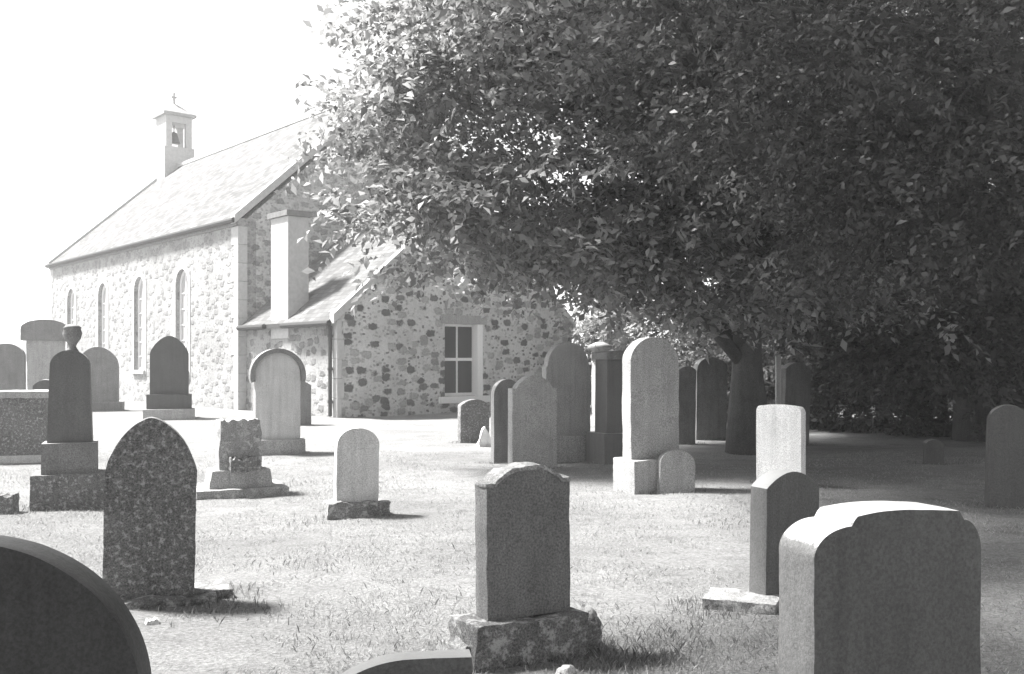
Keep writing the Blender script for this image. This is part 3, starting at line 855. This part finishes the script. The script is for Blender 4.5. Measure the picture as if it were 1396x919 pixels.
# dense evergreens that close off the ground under the trees
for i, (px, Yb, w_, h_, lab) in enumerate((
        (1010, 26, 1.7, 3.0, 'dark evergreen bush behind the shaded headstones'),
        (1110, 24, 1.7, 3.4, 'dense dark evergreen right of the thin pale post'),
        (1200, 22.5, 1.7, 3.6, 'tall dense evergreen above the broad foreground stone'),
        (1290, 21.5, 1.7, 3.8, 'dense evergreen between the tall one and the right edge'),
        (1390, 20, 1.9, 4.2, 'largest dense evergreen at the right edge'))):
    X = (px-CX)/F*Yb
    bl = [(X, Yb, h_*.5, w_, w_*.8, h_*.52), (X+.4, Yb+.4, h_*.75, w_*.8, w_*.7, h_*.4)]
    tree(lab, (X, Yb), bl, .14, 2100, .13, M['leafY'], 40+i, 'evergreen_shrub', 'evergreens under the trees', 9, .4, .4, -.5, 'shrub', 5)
for i, (px, Yb, w_, h_, lab) in enumerate((
        (835, 33.0, 1.5, 3.5, 'sunny pale shrub beyond the gate pillar'),
        (893, 32.6, 1.5, 3.6, 'sunny pale shrub beyond the tallest headstone'),)):
    X = (px-CX)/F*Yb
    bl = [(X, Yb, h_*.55, w_, w_*.7, h_*.5)]
    tree(lab, (X, Yb), bl, .08, 1100, .17, M['leafB'], 60+i, 'leafy_shrub', 'sunny shrubs by the boundary', 9, .4, .4, -.3, 'shrub', 5)

# ------------------------------------------------------------------ grass
def blades(name, P, H, W, mat, seed, label, lean=.5):
    r = np.random.default_rng(seed)
    n = len(P)
    a = r.uniform(0, 2*math.pi, n)
    side = np.stack([np.cos(a), np.sin(a), np.zeros(n)], 1)
    b = r.uniform(0, 2*math.pi, n)
    ln = np.stack([np.cos(b), np.sin(b), np.zeros(n)], 1)*(H*r.uniform(.1, 1, n)*lean*1.6)[:, None]
    V = np.zeros((n, 4, 3), np.float32)
    V[:, 0] = P - side*W[:, None]; V[:, 1] = P + side*W[:, None]
    tip = P + ln; tip[:, 2] += H
    mid = P + ln*.35; mid[:, 2] += H*.6
    V[:, 2] = mid + side*W[:, None]*.7; V[:, 3] = tip
    V = V.reshape(-1, 3)
    me = bpy.data.meshes.new(name)
    me.vertices.add(len(V)); me.vertices.foreach_set('co', V.ravel())
    me.loops.add(n*4); me.loops.foreach_set('vertex_index', np.arange(n*4, dtype=np.int32))
    me.polygons.add(n); me.polygons.foreach_set('loop_start', np.arange(0, n*4, 4, dtype=np.int32))
    me.update(calc_edges=True)
    tag(link(name, me, mat), label, 'grass', kind='stuff')
n = 190000
Yg = 2.2 + 15*rng.random(n)**1.15
Xg = (rng.random(n)-.5)*(Yg*1.2+1.2)
cl = np.array([noise.noise((x*.8, y*.8, 9)) + .6*noise.noise((x*2.7, y*2.7, 3)) for x, y in zip(Xg, Yg)])
k = cl > -.25
Xg, Yg, cl = Xg[k], Yg[k], cl[k]
Zg = np.array([gz(x, y) for x, y in zip(Xg, Yg)]) - .004
Hg = rng.uniform(.008, .028, len(Xg))*(1+np.clip(cl, 0, 1)*.9)
blades('grass', np.stack([Xg, Yg, Zg], 1), Hg, rng.uniform(.0014, .003, len(Xg)), M['grass'], 2, 'short rough grass over the churchyard turf', .8)
pp = []
for (fx, fy, fr, ph) in FOOT:
    if fy > 22: continue
    m_ = int(480*fr)
    a = rng.uniform(0, 2*math.pi, m_); q = fr*rng.uniform(.55, 1.0, m_)
    u = np.cos(a)*q; v = np.sin(a)*q*.5
    c_, s_ = math.cos(R(ph)), math.sin(R(ph))
    pp.append(np.stack([fx+u*c_-v*s_, fy+u*s_+v*c_], 1))
for (px, py, rr, m_) in ((875, 895, .5, 420), (930, 880, .5, 200), (470, 880, .5, 120), (560, 820, .5, 60), (350, 830, .5, 120), (420, 770, .5, 120), (860, 880, .6, 420), (830, 905, .4, 300), (990, 715, .4, 120), (960, 835, .5, 260), (300, 830, .4, 160), (410, 712, .4, 90), (640, 760, .5, 40), (730, 690, .5, 60), (400, 660, .3, 60)):
    X, Y = place(px, py)
    pp.append(np.stack([X+rng.normal(0, rr*.4, m_), Y+rng.normal(0, rr*.4, m_)], 1))
pp = np.concatenate(pp)
zz = np.array([gz(x, y) for x, y in pp]) - .004
blades('tall_grass', np.concatenate([pp, zz[:, None]], 1), rng.uniform(.015, .058, len(pp)), rng.uniform(.0016, .004, len(pp)), M['weed'], 5, 'longer grass tufts round the feet of the stones', .5)

# ------------------------------------------------------------------ light, sky, camera
SUN_AZ = Vector((-.93, .25)).normalized(); EL = R(56)
d = Vector((SUN_AZ.x*math.cos(EL), SUN_AZ.y*math.cos(EL), math.sin(EL)))
sl = bpy.data.lights.new('sun', 'SUN'); sl.energy = 4.4; sl.angle = R(8.0); sl.color = (1, .99, .97)
so = bpy.data.objects.new('sun', sl); so.rotation_euler = d.to_track_quat('Z', 'Y').to_euler(); so.location = d*60; col.objects.link(so)
w = bpy.data.worlds.new('World'); scene.world = w; w.use_nodes = True
nt = w.node_tree
bg = nt.nodes['Background']
sk = nt.nodes.new('ShaderNodeTexSky'); sk.sky_type = 'NISHITA'; sk.sun_disc = False
sk.sun_elevation = EL; sk.sun_rotation = math.atan2(SUN_AZ.x, SUN_AZ.y); sk.dust_density = 1.0; sk.air_density = 1.0; sk.ozone_density = 1.0
bwn = nt.nodes.new('ShaderNodeRGBToBW')
nt.links.new(sk.outputs[0], bwn.inputs[0]); nt.links.new(bwn.outputs[0], bg.inputs[0])
bg.inputs[1].default_value = .085

HZ = .0022  # density of the volume added to lift the dark tones
hb = MB(); hb.box(-60, 60, -30, 75, -1.2, 24)
hm = bpy.data.materials.new('added_haze'); hm.use_nodes = True; ht = hm.node_tree; ht.nodes.clear()
ho = ht.nodes.new('ShaderNodeOutputMaterial'); hp = ht.nodes.new('ShaderNodeVolumePrincipled')
hp.inputs['Color'].default_value = (.95, .95, .95, 1); hp.inputs['Density'].default_value = HZ; hp.inputs['Anisotropy'].default_value = .2
ht.links.new(hp.outputs[0], ho.inputs['Volume'])
tag(hb.build('added_haze_volume', hm), 'thin scattering volume added over the churchyard to lift the dark tones', 'added_haze_volume', kind='stuff')

cam = bpy.data.cameras.new('camera'); co = bpy.data.objects.new('camera', cam)
co.location = (0, 0, EYE); co.rotation_euler = (R(90), 0, 0)
cam.sensor_width = 36; cam.lens = 36*F/1396; cam.shift_y = (HY-459.5)/1396
cam.clip_start = .05; cam.clip_end = 2000
col.objects.link(co); scene.camera = co
vs = scene.view_settings
vs.view_transform = 'Standard'; vs.look = 'None'; vs.gamma = 1; vs.exposure = 2.15; vs.use_curve_mapping = False
scene.render.engine = 'CYCLES'
scene.render.resolution_x, scene.render.resolution_y = 1024, 674
